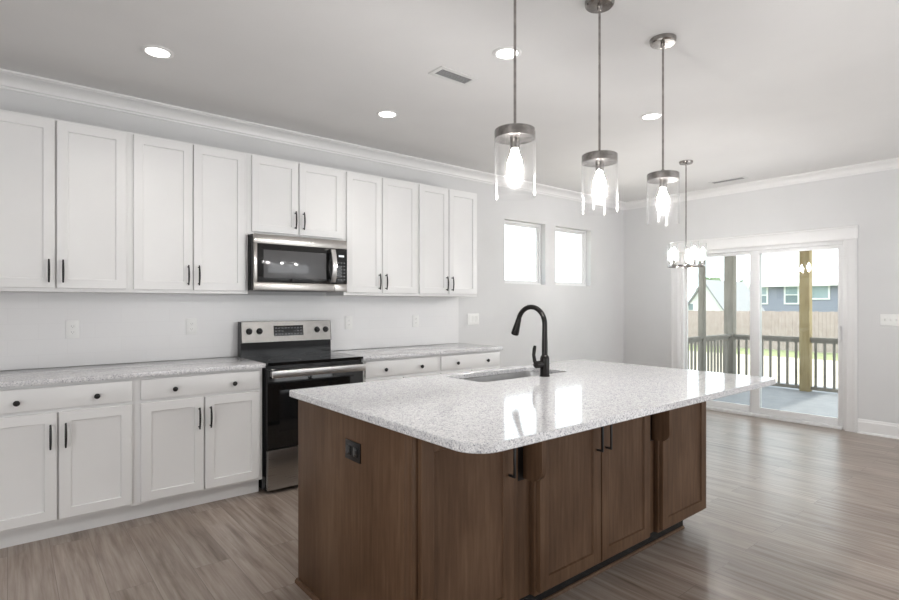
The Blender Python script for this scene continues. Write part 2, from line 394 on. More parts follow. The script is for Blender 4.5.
# ------------------------------------------------------------------ kitchen wall cabinets
def pull_v(x, z0, z1, y, parent, side=0):
    # arched black bar pull in front of plane y
    mb = MB(); n = 12; pts = []; L = z1-z0
    pts.append((x, y, z0+.012)); pts.append((x, y-.018, z0+.012))
    for k in range(n+1):
        t = k/n; pts.append((x, y-.024-.010*math.sin(math.pi*t), z0+L*t))
    mb.tube([(x, y, z0+.012), (x, y-.026, z0+.012)], .0045, 10); mb.tube([(x, y, z1-.012), (x, y-.026, z1-.012)], .0045, 10)
    mb.tube([(x, y-.024-.009*math.sin(math.pi*k/n), z0+L*k/n) for k in range(n+1)], [.0045+.002*math.sin(math.pi*k/n) for k in range(n+1)], 10)
    return mb.done('handle', M['black'], parent)
def knob(x, z, y, parent):
    mb = MB(); n = 20
    pr_ = [(.0045, 0), (.0045, .012), (.008, .015), (.0145, .019), (.0155, .024), (.013, .028), (.006, .030)]
    loops = [[(x+r*math.cos(t), y-dd, z+r*math.sin(t)) for t in [2*math.pi*k/n for k in range(n)]] for r, dd in pr_]
    mb.ring(loops); return mb.done('knob', M['black'], parent)

YU = 4.003            # face of the wall-cabinet doors
def wall_cabinet(x0, x1, z0, z1, doors, label, pz, dz0):
    t = thing('wall_cabinet', ((x0+x1)/2, DW, z0), label, 'cabinet', 'white wall cabinets')
    mb = MB(); yb = YU+.0205; e = .0003
    mb.box(x0, x1, yb, DW-.001, z0, z1)
    mb.done('carcass', M['cab'], t)
    for i, (a, b) in enumerate(doors):
        p = MB().shaker(a, b, dz0, z1-.014, YU).done('door', M['cab'], t)
        px = b-.030 if i == 0 else a+.030
        pull_v(px, pz, pz+.138, YU+.0005, p)
    return t
ZB, ZT = 1.402, 2.447
wall_cabinet(-.17, .612, ZB, ZT, [(-.145, .220), (.229, .592)], 'white wall cabinet at the far left end of the run, cut by the frame', 1.457, 1.424)
wall_cabinet(.612, 1.375, ZB, ZT, [(.634, .990), (.998, 1.352)], 'tall white wall cabinet just left of the microwave', 1.457, 1.424)
wall_cabinet(1.375, 2.166, 1.848, ZT, [(1.400, 1.762), (1.770, 2.146)], 'short white wall cabinet directly above the microwave', 1.909, 1.868)
wall_cabinet(2.166, 2.926, ZB, ZT, [(2.186, 2.528), (2.536, 2.910)], 'tall white wall cabinet just right of the microwave', 1.453, 1.424)
wall_cabinet(2.926, 3.668, ZB, ZT, [(2.940, 3.284), (3.292, 3.655)], 'tall white wall cabinet at the right end of the run, nearest the windows', 1.453, 1.424)

YB_ = 3.708           # face of the base-cabinet doors
def base_cabinet(x0, x1, fronts, drawer, knobs, label):
    t = thing('base_cabinet', ((x0+x1)/2, DW, 0), label, 'cabinet', 'white base cabinets')
    mb = MB(); e = .0003; mb.box(x0, x1, YB_+.0205, DW-.001, .105, .884); mb.done('carcass', M['cab'], t)
    mb = MB(); mb.box(x0, x1, 3.797, 3.812, 0, .1045); mb.done('toe_board', M['cab'], t)
    for i, (a, b) in enumerate(fronts):
        p = MB().shaker(a, b, .122, .722, YB_).done('door', M['cab'], t)
        px = b-.030 if i == 0 else a+.030
        pull_v(px, .523, .662, YB_+.0005, p)
    dr = MB().box(drawer[0], drawer[1], YB_, YB_+.02, .742, .866, .003).done('drawer', M['cab'], t)
    for k in knobs: knob(k, .795, YB_+.0005, dr)
    return t
base_cabinet(-.17, .602, [(-.145, .213), (.222, .578)], (-.145, .578), (.037, .400), 'white base cabinet at the far left end of the run, cut by the frame')
base_cabinet(.602, 1.373, [(.626, .985), (.994, 1.350)], (.626, 1.350), (.812, 1.176), 'white base cabinet just left of the black range')
base_cabinet(2.168, 2.938, [(2.190, 2.548), (2.557, 2.914)], (2.190, 2.914), (2.372, 2.735), 'white base cabinet just right of the black range, behind the island')
base_cabinet(2.938, 3.700, [(2.960, 3.315), (3.324, 3.683)], (2.960, 3.683), (3.139, 3.512), 'white base cabinet at the right end of the run, behind the island sink')
for x0, x1, lab in ((-.19, 1.384, 'long speckled quartz worktop on the white base cabinets left of the range'), (2.158, 3.712, 'speckled quartz worktop on the white base cabinets right of the range')):
    o = MB().box(x0, x1, 3.688, DW-.0005, .8845, .915, .003).done('worktop', M['quartz']); single(o, lab, 'countertop', 'quartz worktops along the wall')
o = MB().box(-.19, 3.686, DW-.009, DW-.0005, .9155, 1.4015, .001).done('tile_backsplash', M['tile'], None, False)
single(o, 'glossy white tile backsplash between worktops and wall cabinets', 'backsplash')

# ------------------------------------------------------------------ microwave
X0, X1, YM = 1.379, 2.139, 3.912
t = thing('microwave', ((X0+X1)/2, DW, 1.42), 'stainless steel over-range microwave hung between the white wall cabinets', 'microwave')
MB().box(X0, X1, YM+.022, DW-.001, 1.428, 1.842, .004).done('body', M['blackplastic'], t)
mb = MB(); XD = 2.022
mb.box(X0+.002, X1-.002, YM, YM+.022, 1.772, 1.842, .003); st = mb.done('top_trim', M['steel'], t)
mb = MB(); mb.box(X0+.002, XD, YM-.002, YM+.022, 1.428, 1.488, .003); mb.box(X0+.002, X0+.026, YM-.002, YM+.022, 1.488, 1.771, .002)
door = mb.done('door', M['steel'], t)
MB().box(X0+.026, XD, YM-.001, YM+.022, 1.4885, 1.771, .002).done('door_glass', M['blackglass'], door)
MB().box(X0+.072, 1.952, YM-.0025, YM-.0005, 1.522, 1.728, .0008).done('door_window', M['greyglass'], door)
mb = MB(); n = 16
hp = [(2.003, YM-.022-.028*math.sin(math.pi*k/n), 1.500+.262*k/n) for k in range(n+1)]
loops = []
for k, (hx, hy_, hz) in enumerate(hp):
    w = .020; th = .007
    loops.append([(hx+w*math.cos(a), hy_+th*math.sin(a), hz) for a in [2*math.pi*j/14 for j in range(14)]])
mb.ring(loops); mb.box(1.992, 2.014, YM-.028, YM-.001, 1.503, 1.520, .002); mb.box(1.992, 2.014, YM-.028, YM-.001, 1.742, 1.759, .002)
mb.done('handle', M['barsteel'], door)
mb = MB(); mb.box(XD+.0015, X1-.002, YM-.001, YM+.022, 1.4885, 1.771, .002); cp = mb.done('control_panel', M['blackglass'], t)
mb = MB(); mb.box(XD+.0015, X1-.002, YM-.002, YM+.022, 1.428, 1.488, .003); mb.done('lower_trim', M['steel'], t)
MB().box(2.062, 2.110, YM-.002, YM-.0008, 1.706, 1.722, .0003).done('display', M['digits'], cp)
mb = MB()
for r in range(6):
    for c in range(3): mb.box(2.052+c*.026, 2.068+c*.026, YM-.0017, YM-.0008, 1.520+r*.027, 1.528+r*.027)
mb.done('keypad', M['panelprint'], cp, False)
mb = MB()
for k in range(22): mb.box(X0+.06+k*.03, X0+.08+k*.03, 3.98, 4.05, 1.4265, 1.4285)
mb.done('vent_grille', M['slot'], t, False)

# ------------------------------------------------------------------ range
X0, X1, YF = 1.388, 2.153, 3.675
t = thing('range', ((X0+X1)/2, DW, 0), 'black and stainless steel electric range between the white base cabinets', 'stove')
MB().box(X0, X1, YF+.03, DW-.03, .02, .898, .004).done('body', M['blackplastic'], t)
for x in (X0+.05, X1-.05):
    for y in (YF+.09, DW-.1): MB().lathe((x, y, 0), [(.016, 0), (.016, .012), (.01, .014), (.01, .0198)], 14).done('foot', M['blackplastic'], t)
ct = MB().prism(rrect(X0-.002, X1+.002, YF+.002, 4.235, (.008,)*4, 4), 'z', .8985, .9165).done('cooktop', M['blackglass'], t)
for x, y, r in ((1.585, 3.845, .115), (1.965, 3.845, .09), (1.585, 4.10, .085), (1.965, 4.10, .105)):
    MB().lathe((x, y, .9166), [(r, 0), (r, .0003), (r-.003, .0003), (r-.003, 0)], 48, True).done('burner_ring', M['slot'], ct)
od = MB().box(X0+.003, X1-.003, YF, YF+.0295, .312, .872, .005).done('oven_door', M['blackglass'], t)
MB().box(X0+.09, X1-.09, YF-.0015, YF+.0005, .43, .72, .0006).done('oven_window', M['blackplastic'], od)
mb = MB(); mb.box(X0+.014, X1-.014, YF-.062, YF-.042, .815, .866, .006, 3)
mb.box(X0+.018, X0+.045, YF-.043, YF+.001, .822, .858, .004); mb.box(X1-.045, X1-.018, YF-.043, YF+.001, .822, .858, .004)
mb.done('handle', M['barsteel'], od)
mb = MB(); loops = []
mb.box(X0+.003, X1-.003, YF-.004, YF+.0295, .028, .306, .005); mb.done('storage_drawer', M['steel'], t)
bg = MB().prism([(4.236, .9165), (4.236, 1.018), (4.225, 1.022), (4.243, 1.188), (4.300, 1.188), (4.306, .9165)], 'x', X0+.004, X1+.004)
bg.done('rear_panel', M['blackplastic'], t)
cpn = MB().prism([(4.2355, 1.022), (4.2210, 1.026), (4.2385, 1.186), (4.2435, 1.189)], 'x', X0+.010, X1-.002).done('control_panel', M['panelsteel'], t)
def slope_y(z): return 4.2210+(z-1.026)/(1.16)*(.0175/.16)*1.16
for x in (1.456, 1.537, 2.026, 2.105):
    z = 1.112; y = slope_y(z); mb = MB(); n = 20
    loops = [[(x+r*math.cos(a), y-dd, z+r*math.sin(a)) for a in [2*math.pi*k/n for k in range(n)]] for r, dd in ((.025, -.004), (.025, .003), (.019, .005), (.017, .024), (.013, .026))]
    mb.ring(loops); mb.box(x-.0022, x+.0022, y-.0275, y-.01, z, z+.016, .0008); mb.done('knob', M['black'], cpn)
ds = MB().prism([(slope_y(1.07)+.002, 1.07), (slope_y(1.07)-.0015, 1.07), (slope_y(1.152)-.0015, 1.152), (slope_y(1.152)+.002, 1.152)], 'x', 1.652, 1.902).done('display', M['blackglass'], cpn)
mb = MB()
for r in range(3):
    for c in range(9):
        if r == 1 and 3 <= c <= 5: continue
        z = 1.08+r*.024; y = slope_y(z+.005); mb.box(1.662+c*.0265, 1.680+c*.0265, y-.0028, y+.001, z, z+.010)
mb.done('button_print', M['panelprint'], ds, False)

# ------------------------------------------------------------------ island
IX0, IX1, IY0, IY1 = 1.074, 3.205, 1.506, 2.445
def island_cabinet(x0, x1, doors, label, toe_x=(0, 0), side_z=.884):
    t = thing('island_cabinet', ((x0+x1)/2, IY1, 0), label, 'cabinet', 'brown island cabinets')
    mb = MB(); w = .018   # open-topped box: face, back, sides, floor
    mb.box(x0, x1, IY0, IY0+w, .105, .884, .001); mb.box(x0, x1, IY1-w, IY1, .105, .884, .001); mb.box(x0, x0+w, IY0+w, IY1-w, .105, .884); mb.box(x1-w, x1, IY0+w, IY1-w, .105, side_z); mb.box(x0+w, x1-w, IY0+w, IY1-w, .105, .123)
    mb.done('carcass', M['wood'], t)
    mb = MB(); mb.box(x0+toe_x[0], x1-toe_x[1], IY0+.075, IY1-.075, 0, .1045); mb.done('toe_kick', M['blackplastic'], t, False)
    mb = MB(); mb.prism([(IY0+.0745, .001), (IY0+.064, .001), (IY0+.0655, .008), (IY0+.069, .013), (IY0+.0745, .015)], 'x', x0+toe_x[0], x1-toe_x[1]); mb.done('shoe_moulding', M['wood'], t)
    for a, b, hp_ in doors:
        p = MB().shaker(a, b, .122, .866, IY0-.02, .0198).done('door', M['wood'], t)
        if hp_ is not None:
            mb = MB(); z0, z1 = .648, .785; y = IY0-.0195
            mb.box(hp_-.0045, hp_+.0045, y-.034, y-.026, z0, z1, .001); mb.box(hp_-.0045, hp_+.0045, y-.028, y, z0, z0+.009, .001); mb.box(hp_-.0045, hp_+.0045, y-.028, y, z1-.009, z1, .001)
            mb.done('handle', M['black'], p)
    return t
c1 = island_cabinet(IX0+.020, 1.598, [(1.098, 1.556, 1.528)], 'single-door brown island cabinet at the near end, with the outlet panel on its side', toe_x=(0, -.102))
mb = MB(); mb.box(IX0, IX0+.0195, IY0-.001, IY1, 0, .884, .001); mb.done('end_panel', M['wood'], c1)
mb = MB(); mb.box(IX0-.004, IX0+.0002, IY0-.001, IY0+.042, 0, .884, .001); mb.done('corner_stile', M['wood'], c1)
mb = MB(); mb.prism([(IX0-.001, .0005), (IX0-.018, .0005), (IX0-.016, .011), (IX0-.010, .018), (IX0-.001, .020)], 'y', IY0+.043, IY1); mb.done('base_shoe', M['wood'], c1)
c2 = island_cabinet(1.700, 2.590, [(1.712, 2.139, 2.109), (2.147, 2.570, 2.177)], 'double-door brown island cabinet in the middle under the sink', toe_x=(0, -.092), side_z=.66)
c3 = island_cabinet(2.682, IX1, [(2.696, 3.188, None)], 'single-door brown island cabinet at the far end, nearest the patio door', toe_x=(0, .11))
for c, a, b in ((c1, 1.5985, 1.6995), (c3, 2.5905, 2.6815)):
    mb = MB(); mb.box(a, b, IY0+.026, IY0+.042, .105, .884); mb.done('filler_strip', M['wood'], c, False)
# corbels under the overhang
def corbel(x, label):
    # board standing out from the face, rounded at its lower outer corner, on a dark back plate
    yf = IY0+.0255; t = thing('corbel', (x, yf, .884), label, 'corbel', 'wooden corbels under the island overhang')
    y0, y1, zb, R = yf-.0045, yf-.106, .606, .052
    pts = [(y0, .884), (y0, zb)]+[(y1+R-R*math.sin(math.radians(q)), zb+R-R*math.cos(math.radians(q))) for q in range(0, 91, 10)]+[(y1, .884)]
    MB().prism(pts, 'x', x, x+.026).done('bracket_board', M['wood'], t)
    MB().box(x-.030, x+.028, yf-.0044, yf-.0002, .598, .884, .001).done('back_plate', M['black'], t)
    return t
corbel(1.652, 'brown wooden corbel between the near and middle island cabinets')
corbel(2.650, 'brown wooden corbel between the middle and far island cabinets')
# outlet in the end panel
def outlet(name, label, grp, mats, w, h, place, duplex=True):
    """place(u,v,dd) -> world; builds plate, two sockets and screw"""
    return None
t = thing('power_outlet', (IX0-.002, 1.912, .737), 'dark bronze power outlet in the island end panel', 'outlet')
MB().box(IX0-.0055, IX0-.0003, 1.853, 1.971, .698, .776, .0015).done('cover_plate', M['black'], t)
for yy in (1.886, 1.938):
    p = MB().box(IX0-.0075, IX0-.005, yy-.017, yy+.017, .718, .756, .001).done('socket', M['blackplastic'], t)
    mb = MB(); mb.box(IX0-.0079, IX0-.007, yy-.008, yy+.003, .744, .7465); mb.box(IX0-.0079, IX0-.007, yy-.008, yy+.003, .7275, .730); mb.done('slot', M['slot'], p, False)

# island worktop with sink cut-out
CX0, CX1, CY0, CY1 = 1.040, 3.311, 1.143, 2.477; Z0, Z1 = .8845, .915
SX0, SX1, SY0, SY1 = 1.925, 2.660, 2.070, 2.400
bm = bmesh.new()
def slab(bm):
    outer = rrect(CX0, CX1, CY0, CY1, (.10, .05, .02, .012), 12); inner = rrect(SX0, SX1, SY0, SY1, (.055,)*4, 12)
    e = .003
    def inset(l, k, sgn):
        c = Vector((sum(p[0] for p in l)/len(l), sum(p[1] for p in l)/len(l))); n = len(l); out = []
        for i in range(n):
            a = Vector(l[i-1]); b = Vector(l[(i+1) % n]); dd = (b-a); nn = Vector((-dd.y, dd.x)); nn = nn.normalized() if nn.length else (c-Vector(l[i])).normalized()
            out.append(Vector(l[i])+nn*k*sgn)
        return out
    rings = []
    for l, sg in ((outer, 1), (inner, -1)):
        li = inset(l, e, sg)
        zs = [(li, Z0), (l, Z0+e), (l, Z1-e), (li, Z1)]
        R = [[bm.verts.new((p[0], p[1], z)) for p in ll] for ll, z in zs]; n = len(l)
        for a, b in zip(R, R[1:]):
            for i in range(n): j = (i+1) % n; bm.faces.new((a[i], a[j], b[j], b[i]))
        rings.append(R)
    for k in (0, 3):
        ed = []
        for R in rings:
            vs = R[k]
            for i in range(len(vs)): ed.append(bm.edges.get((vs[i], vs[(i+1) % len(vs)])))
        bmesh.ops.triangle_fill(bm, edges=ed, use_beauty=True)
slab(bm); mb = MB(); mb.bm.free(); mb.bm = bm
o = mb.done('island_worktop', M['quartz'], None, True, 25)
single(o, 'large speckled white quartz worktop on the brown island', 'countertop')

# sink
t = thing('kitchen_sink', ((SX0+SX1)/2, (SY0+SY1)/2, .884), 'stainless steel undermount sink set in the island worktop', 'sink')
def basin():
    mb = MB(); L = []
    for off, z, r in ((-.02, .8828, .06), (.004, .8828, .052), (.006, .86, .05), (.012, .72, .05), (.03, .695, .05), (.06, .69, .05)):
        L.append([(p[0], p[1], z) for p in rrect(SX0+off, SX1-off, SY0+off, SY1-off, (r,)*4, 8)])
    mb.ring(L, True, False)
    bm = mb.bm; bm.verts.ensure_lookup_table(); n = len(L[0]); bm.faces.new(bm.verts[-n:]); 
    return mb
o = basin().done('basin', M['sinksteel'], t)
sm = o.modifiers.new('thickness', 'SOLIDIFY'); sm.thickness = .0015; sm.offset = 1
MB().lathe(((SX0+SX1)/2, (SY0+SY1)/2+.02, .6915), [(.045, 0), (.045, .003), (.034, .004), (.030, .001), (.004, .001)], 28).done('drain', M['chrome'], t)

# faucet
FX, FY = 2.368, 2.022
t = thing('kitchen_faucet', (FX, FY, .915), 'dark gooseneck pull-down faucet standing on the island worktop by the sink', 'faucet')
MB().lathe((FX, FY, .9152), [(.029, 0), (.029, .004), (.0265, .008), (.0265, .100), (.024, .112), (.017, .122), (.0165, .20)], 28).done('base', M['faucet'], t)
pts = [(FX, FY, 1.10), (FX, FY, 1.16)]; rr = [.0165, .0152]
R = .098
for k in range(0, 19):
    a = math.radians(180*k/18*.92)
    pts.append((FX-.01*(1-math.cos(a))/2, FY+R*(1-math.cos(a)), 1.212+R*math.sin(a))); rr.append(.0145)
MB().tube(pts, rr, 18).done('spout', M['faucet'], t)
e = Vector(pts[-1]); dr_ = (Vector(pts[-1])-Vector(pts[-2])).normalized()
hp = [e-dr_*.004, e+dr_*.006, e+dr_*.02, e+dr_*.07, e+dr_*.092, e+dr_*.097]
hd = MB().tube(hp, [.0145, .0165, .017, .022, .0235, .021], 20).done('spray_head', M['faucet'], t)
MB().tube([e+dr_*.0972, e+dr_*.0995], [.0185, .0185], 20).done('nozzle', M['greyslot'], hd)
hl = MB().tube([(FX-.018, FY+.004, .985), (FX-.062, FY+.012, .985), (FX-.068, FY+.013, .985)], [.021, .021, .016], 18).done('handle_hub', M['faucet'], t)
mb = MB(); bx = FX-.058; by = FY+.012
mb.tube([(bx, by, .985), (bx-.012, by+.002, 1.005), (bx-.018, by+.004, 1.04), (bx-.012, by+.004, 1.075), (bx-.008, by+.003, 1.092)], [.011, .0105, .0098, .0105, .008], 14)
mb.done('lever', M['faucet'], hl)

# ------------------------------------------------------------------ lamps
def lamp_point(name, loc, power, parent, rad=.03, col=(1, .93, .83)):
    l = bpy.data.lights.new(name, 'POINT'); l.energy = power; l.shadow_soft_size = rad; l.color = col
    o = bpy.data.objects.new(name, l); COL.objects.link(o); o.parent = parent; o.location = Vector(loc)-Vector(parent['base']); return o
def pendant(x, y, label):
    t = thing('pendant_light', (x, y, CEIL), label, 'pendant light', 'clear glass pendants over the island')
    cn = MB().lathe((x, y, CEIL), [(.068, 0), (.068, -.008), (.066, -.020), (.060, -.026), (.012, -.027), (.010, -.045), (.006, -.05)], 40).done('canopy', M['nickel'], t)
    MB().lathe((x, y, 0), [(.0055, 2.046), (.0055, CEIL-.04)], 16).done('rod', M['nickel'], t)
    cap = MB().lathe((x, y, 1.978), [(.079, .012), (.081, .012), (.081, .048), (.079, .050), (.018, .053), (.012, .068), (.006, .072)], 48).done('cap', M['nickel'], t)
    MB().lathe((x, y, 1.757), [(.0795, 0), (.0825, 0), (.0825, .268), (.0795, .268)], 56, True).done('glass_shade', M['shade'], t)
    MB().lathe((x, y, 1.948), [(.012, 0), (.017, .002), (.019, .012), (.019, .041)], 24).done('socket', M['nickel'], cap)
    MB().lathe((x, y, 1.835), [(.003, 0), (.016, .004), (.026, .020), (.0305, .042), (.028, .066), (.018, .092), (.013, .114)], 24).done('bulb', M['bulb'], t)
    return t
p = pendant(2.147, 1.5, 'middle of the three clear glass pendants over the island')
dup(p, (1.575, 1.5, CEIL), 'nearest of the three glass pendants over the island, leftmost in the photo')
dup(p, (2.72, 1.5, CEIL), 'farthest of the three island glass pendants, nearest the chandelier')
# chandelier
cx, cy = 5.228, 2.639
t = thing('chandelier', (cx, cy, CEIL), 'small ring chandelier with clear glass shades hanging before the patio door', 'chandelier')
MB().lathe((cx, cy, CEIL), [(.065, 0), (.065, -.010), (.058, -.024), (.012, -.026), (.008, -.04)], 36).done('canopy', M['nickel'], t)
MB().lathe((cx, cy, 0), [(.006, 1.70), (.006, 2.72)], 14).done('rod', M['nickel'], t)
mb = MB(); R = .165; mb.lathe((cx, cy, 1.698), [(R-.008, 0), (R+.008, 0), (R+.008, .014), (R-.008, .014)], 56, True)
for k in range(5):
    a = 2*math.pi*k/5+.35; mb.tube([(cx, cy, 1.705), (cx+R*math.cos(a), cy+R*math.sin(a), 1.705)], .0045, 10)
mb.lathe((cx, cy, 1.69), [(.006, -.01), (.016, 0), (.018, .02), (.016, .04), (.006, .05)], 24)
mb.done('ring_frame', M['nickel'], t)
for k in range(5):
    a = 2*math.pi*k/5+.35; x, y = cx+(R-.01)*math.cos(a), cy+(R-.01)*math.sin(a)
    sk = MB().lathe((x, y, 1.712), [(.012, 0), (.014, .002), (.014, .045), (.034, .048), (.034, .053), (.010, .055)], 20).done('candle_holder', M['nickel'], t)
    MB().lathe((x, y, 1.766), [(.033, 0), (.0355, 0), (.0355, .165), (.033, .165)], 28, True).done('glass_shade', M['shade'], sk)
    MB().lathe((x, y, 1.768), [(.009, 0), (.017, .025), (.020, .05), (.017, .08), (.009, .105), (.003, .118)], 18).done('bulb', M['bulb'], sk)
# recessed lights
def downlight(x, y, label):
    t = thing('recessed_light', (x, y, CEIL), label, 'ceiling light', 'round recessed ceiling lights')
    MB().lathe((x, y, CEIL), [(.060, 0), (.083, 0), (.083, -.003), (.078, -.006), (.064, -.007), (.060, -.004)], 40, True).done('trim_ring', M['trim'], t)
    ln = MB().lathe((x, y, CEIL), [(.0595, -.0005), (.0595, -.003), (.03, -.0035), (.002, -.0036)], 36).done('diffuser', M['lens'], t)
    l = bpy.data.lights.new('downlight_beam', 'SPOT'); l.energy = 18; l.spot_size = math.radians(130); l.spot_blend = .8; l.shadow_soft_size = .06; l.color = (1, .96, .9)
    o = bpy.data.objects.new('downlight_beam', l); COL.objects.link(o); o.parent = t; o.location = (0, 0, -.02)
    return t
dl = downlight(2.195, 3.40, 'round recessed ceiling light straight above the microwave and range')
dup(dl, (.654, 3.385, CEIL), 'round recessed ceiling light at the upper left of the photo')
dup(dl, (2.187, 2.144, CEIL), 'round recessed ceiling light just behind the nearest pendant rod')
dup(dl, (3.766, 2.17, CEIL), 'round recessed ceiling light just left of the farthest pendant rod')
# air vents
def vent(x0, x1, y0, y1, along, label):
    t = thing('air_vent', ((x0+x1)/2, (y0+y1)/2, CEIL), label, 'air vent', 'ceiling air vents'); z = CEIL
    mb = MB(); f = .028
    mb.box(x0-f, x1+f, y0-f, y0, z-.006, z-.0003, .0015); mb.box(x0-f, x1+f, y1, y1+f, z-.006, z-.0003, .0015); mb.box(x0-f, x0, y0, y1, z-.006, z-.0003, .0015); mb.box(x1, x1+f, y0, y1, z-.006, z-.0003, .0015)
    mb.done('frame', M['vent'], t)
    MB().box(x0, x1, y0, y1, z-.0018, z-.0004).done('duct_opening', M['ventdark'], t, False)
    mb = MB()
    if along == 'x':
        n = 6
        for k in range(n):
            y = y0+(y1-y0)*(k+.5)/n; mb.prism([(y-.003, z-.0019), (y-.001, z-.006), (y, z-.006), (y-.002, z-.0019)], 'x', x0, x1)
    else:
        n = 6
        for k in range(n):
            x = x0+(x1-x0)*(k+.5)/n; mb.prism([(x-.003, z-.0019), (x-.001, z-.006), (x, z-.006), (x-.002, z-.0019)], 'y', y0, y1)
    mb.done('louvre', M['louvre'], t, False)
vent(2.028, 2.270, 2.530, 2.612, 'x', 'white ceiling air vent near the middle of the kitchen ceiling')
vent(6.345, 6.425, 2.56, 2.90, 'y', 'white ceiling air vent close to the patio door wall')

# ------------------------------------------------------------------ wall plates
def plate_y(x, z, kind, label, grp, yw):
    t = thing('power_outlet' if kind == 'outlet' else 'light_switch', (x, yw, z), label, 'outlet' if kind == 'outlet' else 'switch', grp)
    w = .038 if kind == 'outlet' else .082
    MB().box(x-w, x+w, yw-.006, yw-.0003, z-.060, z+.060, .002).done('cover_plate', M['plate'], t)
    if kind == 'outlet':
        for dz in (-.0195, .0195):
            p = MB().prism(rrect(x-.017, x+.017, z+dz-.0135, z+dz+.0135, (.006,)*4, 4), 'y', yw-.0072, yw-.0055).done('socket', M['plate'], t)
            mb = MB()
            for dx in (-.0065, .0065): mb.box(x+dx-.0013, x+dx+.0013, yw-.0076, yw-.0068, z+dz-.002, z+dz+.006)
            mb.box(x-.002, x+.002, yw-.0076, yw-.0068, z+dz-.0095, z+dz-.0055); mb.done('slot', M['greyslot'], p, False)
    else:
        for dx in (-.046, 0, .046):
            MB().prism([(yw-.006, z-.033), (yw-.0085, z-.033), (yw-.0105, z+.033), (yw-.006, z+.033)], 'x', x+dx-.0165, x+dx+.0165).done('rocker', M['plate'], t)
    return t
g = 'white outlets on the tile backsplash'
YT = DW-.009
plate_y(.332, 1.160, 'outlet', 'white outlet on the tile under the leftmost wall cabinet', g, YT)
plate_y(1.062, 1.160, 'outlet', 'white outlet on the tile just left of the range', g, YT)
plate_y(2.380, 1.160, 'outlet', 'white outlet on the tile just right of the range', g, YT)
plate_y(3.126, 1.160, 'outlet', 'white outlet on the tile below the wall cabinet at the right end', g, YT)
plate_y(3.900, 1.165, 'switch', 'wide white switch plate on the grey wall right of the tile backsplash', None, DW)
t = thing('light_switch', (XC, 1.336, 1.169), 'white triple toggle switch plate on the grey wall right of the patio door', 'switch')
MB().box(XC-.006, XC-.0003, 1.253, 1.419, 1.110, 1.228, .002).done('cover_plate', M['plate'], t)
for yy in (1.382, 1.336, 1.290):
    MB().prism([(XC-.0055, 1.157), (XC-.018, 1.176), (XC-.018, 1.184), (XC-.0055, 1.181)], 'y', yy-.005, yy+.005).done('toggle', M['greyslot'] if False else M['plate'], t)

# ------------------------------------------------------------------ outside: porch
DK = -.045
o = MB().box(XC+WT+.002, 10.5, .2, 4.9, DK-.2, DK).done('porch_deck', M['deck'], None, False); props(o, kind='structure')
mb = MB(); mb.box(XC+WT+.002, 10.05, .5, 4.45, 2.62, 2.74); mb.box(9.67, 9.83, .55, 4.25, 2.36, 2.6195); mb.box(XC+WT+.002, 9.67, 4.05, 4.21, 2.36, 2.6195)
o = mb.done('porch_roof', M['trim'], None, False); props(o, kind='structure')
def post(x, y, label, mat, w=.07):
    o = MB().box(x-w, x+w, y-w, y+w, DK+.0005, 2.3595, .006).done('porch_post', mat)
    return single(o, label, 'post', 'square wooden porch posts')
post(9.75, 2.98, 'golden square wooden porch post in front of the blue-grey house', M['pine'])
post(9.75, 4.13, 'dark square wooden porch post at the corner of the railing', M['weathered'], .075)
post(8.71, 4.13, 'slim wooden porch post along the side railing, behind the chandelier', M['weathered'], .045)
def railing(p0, p1, label, nb):
    a = Vector(p0); b = Vector(p1); t = thing('porch_railing', (a.x, a.y, DK), label, 'railing', 'dark wooden porch railings')
    L = (b-a).length; u = (b-a)/L; v = Vector((-u.y, u.x, 0))
    def bar(z0, z1, w, s0=0, s1=L):
        mb = MB(); q = [a+u*s0+v*w, a+u*s1+v*w, a+u*s1-v*w, a+u*s0-v*w]
        return mb.ring([[(p.x, p.y, z0) for p in q], [(p.x, p.y, z1) for p in q]])
    bar(.765, .803, .045).done('top_rail', M['weathered'], t, False)
    bar(.717, .7648, .02).done('upper_rail', M['weathered'], t, False)
    bar(-.02, .03, .02).done('bottom_rail', M['weathered'], t, False)
    for k in range(nb):
        s = L*(k+.5)/nb; bar(.0302, .7168, .014, s-.016, s+.016).done('baluster', M['weathered'], t, False)
railing((9.75, 4.05, 0), (9.75, 3.052, 0), 'dark wooden railing between the corner post and the golden post', 8)
railing((9.75, 2.905, 0), (9.75, .35, 0), 'dark wooden railing right of the golden post', 21)
railing((8.756, 4.13, 0), (9.674, 4.13, 0), 'dark wooden railing on the side of the porch, left of the corner post', 8)
railing((6.96, 4.13, 0), (8.664, 4.13, 0), 'dark wooden side railing against the house, left of the slim post', 14)

# ------------------------------------------------------------------ outside: garden and neighbours
GZ = -.80
o = MB().box(-30, 24.0, -60, 90, GZ-.3, GZ).done('ground', M['soil'], None, False); props(o, kind='structure')
# keep the house footprint above its own soil: lawn strip beyond
o = MB().box(24.0, 110, -60, 120, GZ-.3, GZ).done('ground_lawn', M['lawn'], None, False); props(o, kind='structure')
# fence of vertical boards
t = thing('garden_fence', (27, 10, GZ), 'pale vertical-board wooden fence across the back garden', 'fence')
mb = MB(); y = -6.0
while y < 24:
    mb.box(27, 27.02, y, y+.138, GZ+.04+random.uniform(0, .02), 1.0+random.uniform(-.015, .015)); y += .142
mb.done('board_panel', M['fence'], t, False)
mb = MB()
for z in (GZ+.3, .15, .8): mb.box(27.021, 27.06, -6, 24, z-.045, z+.045)
mb.done('rail', M['fence'], t, False)
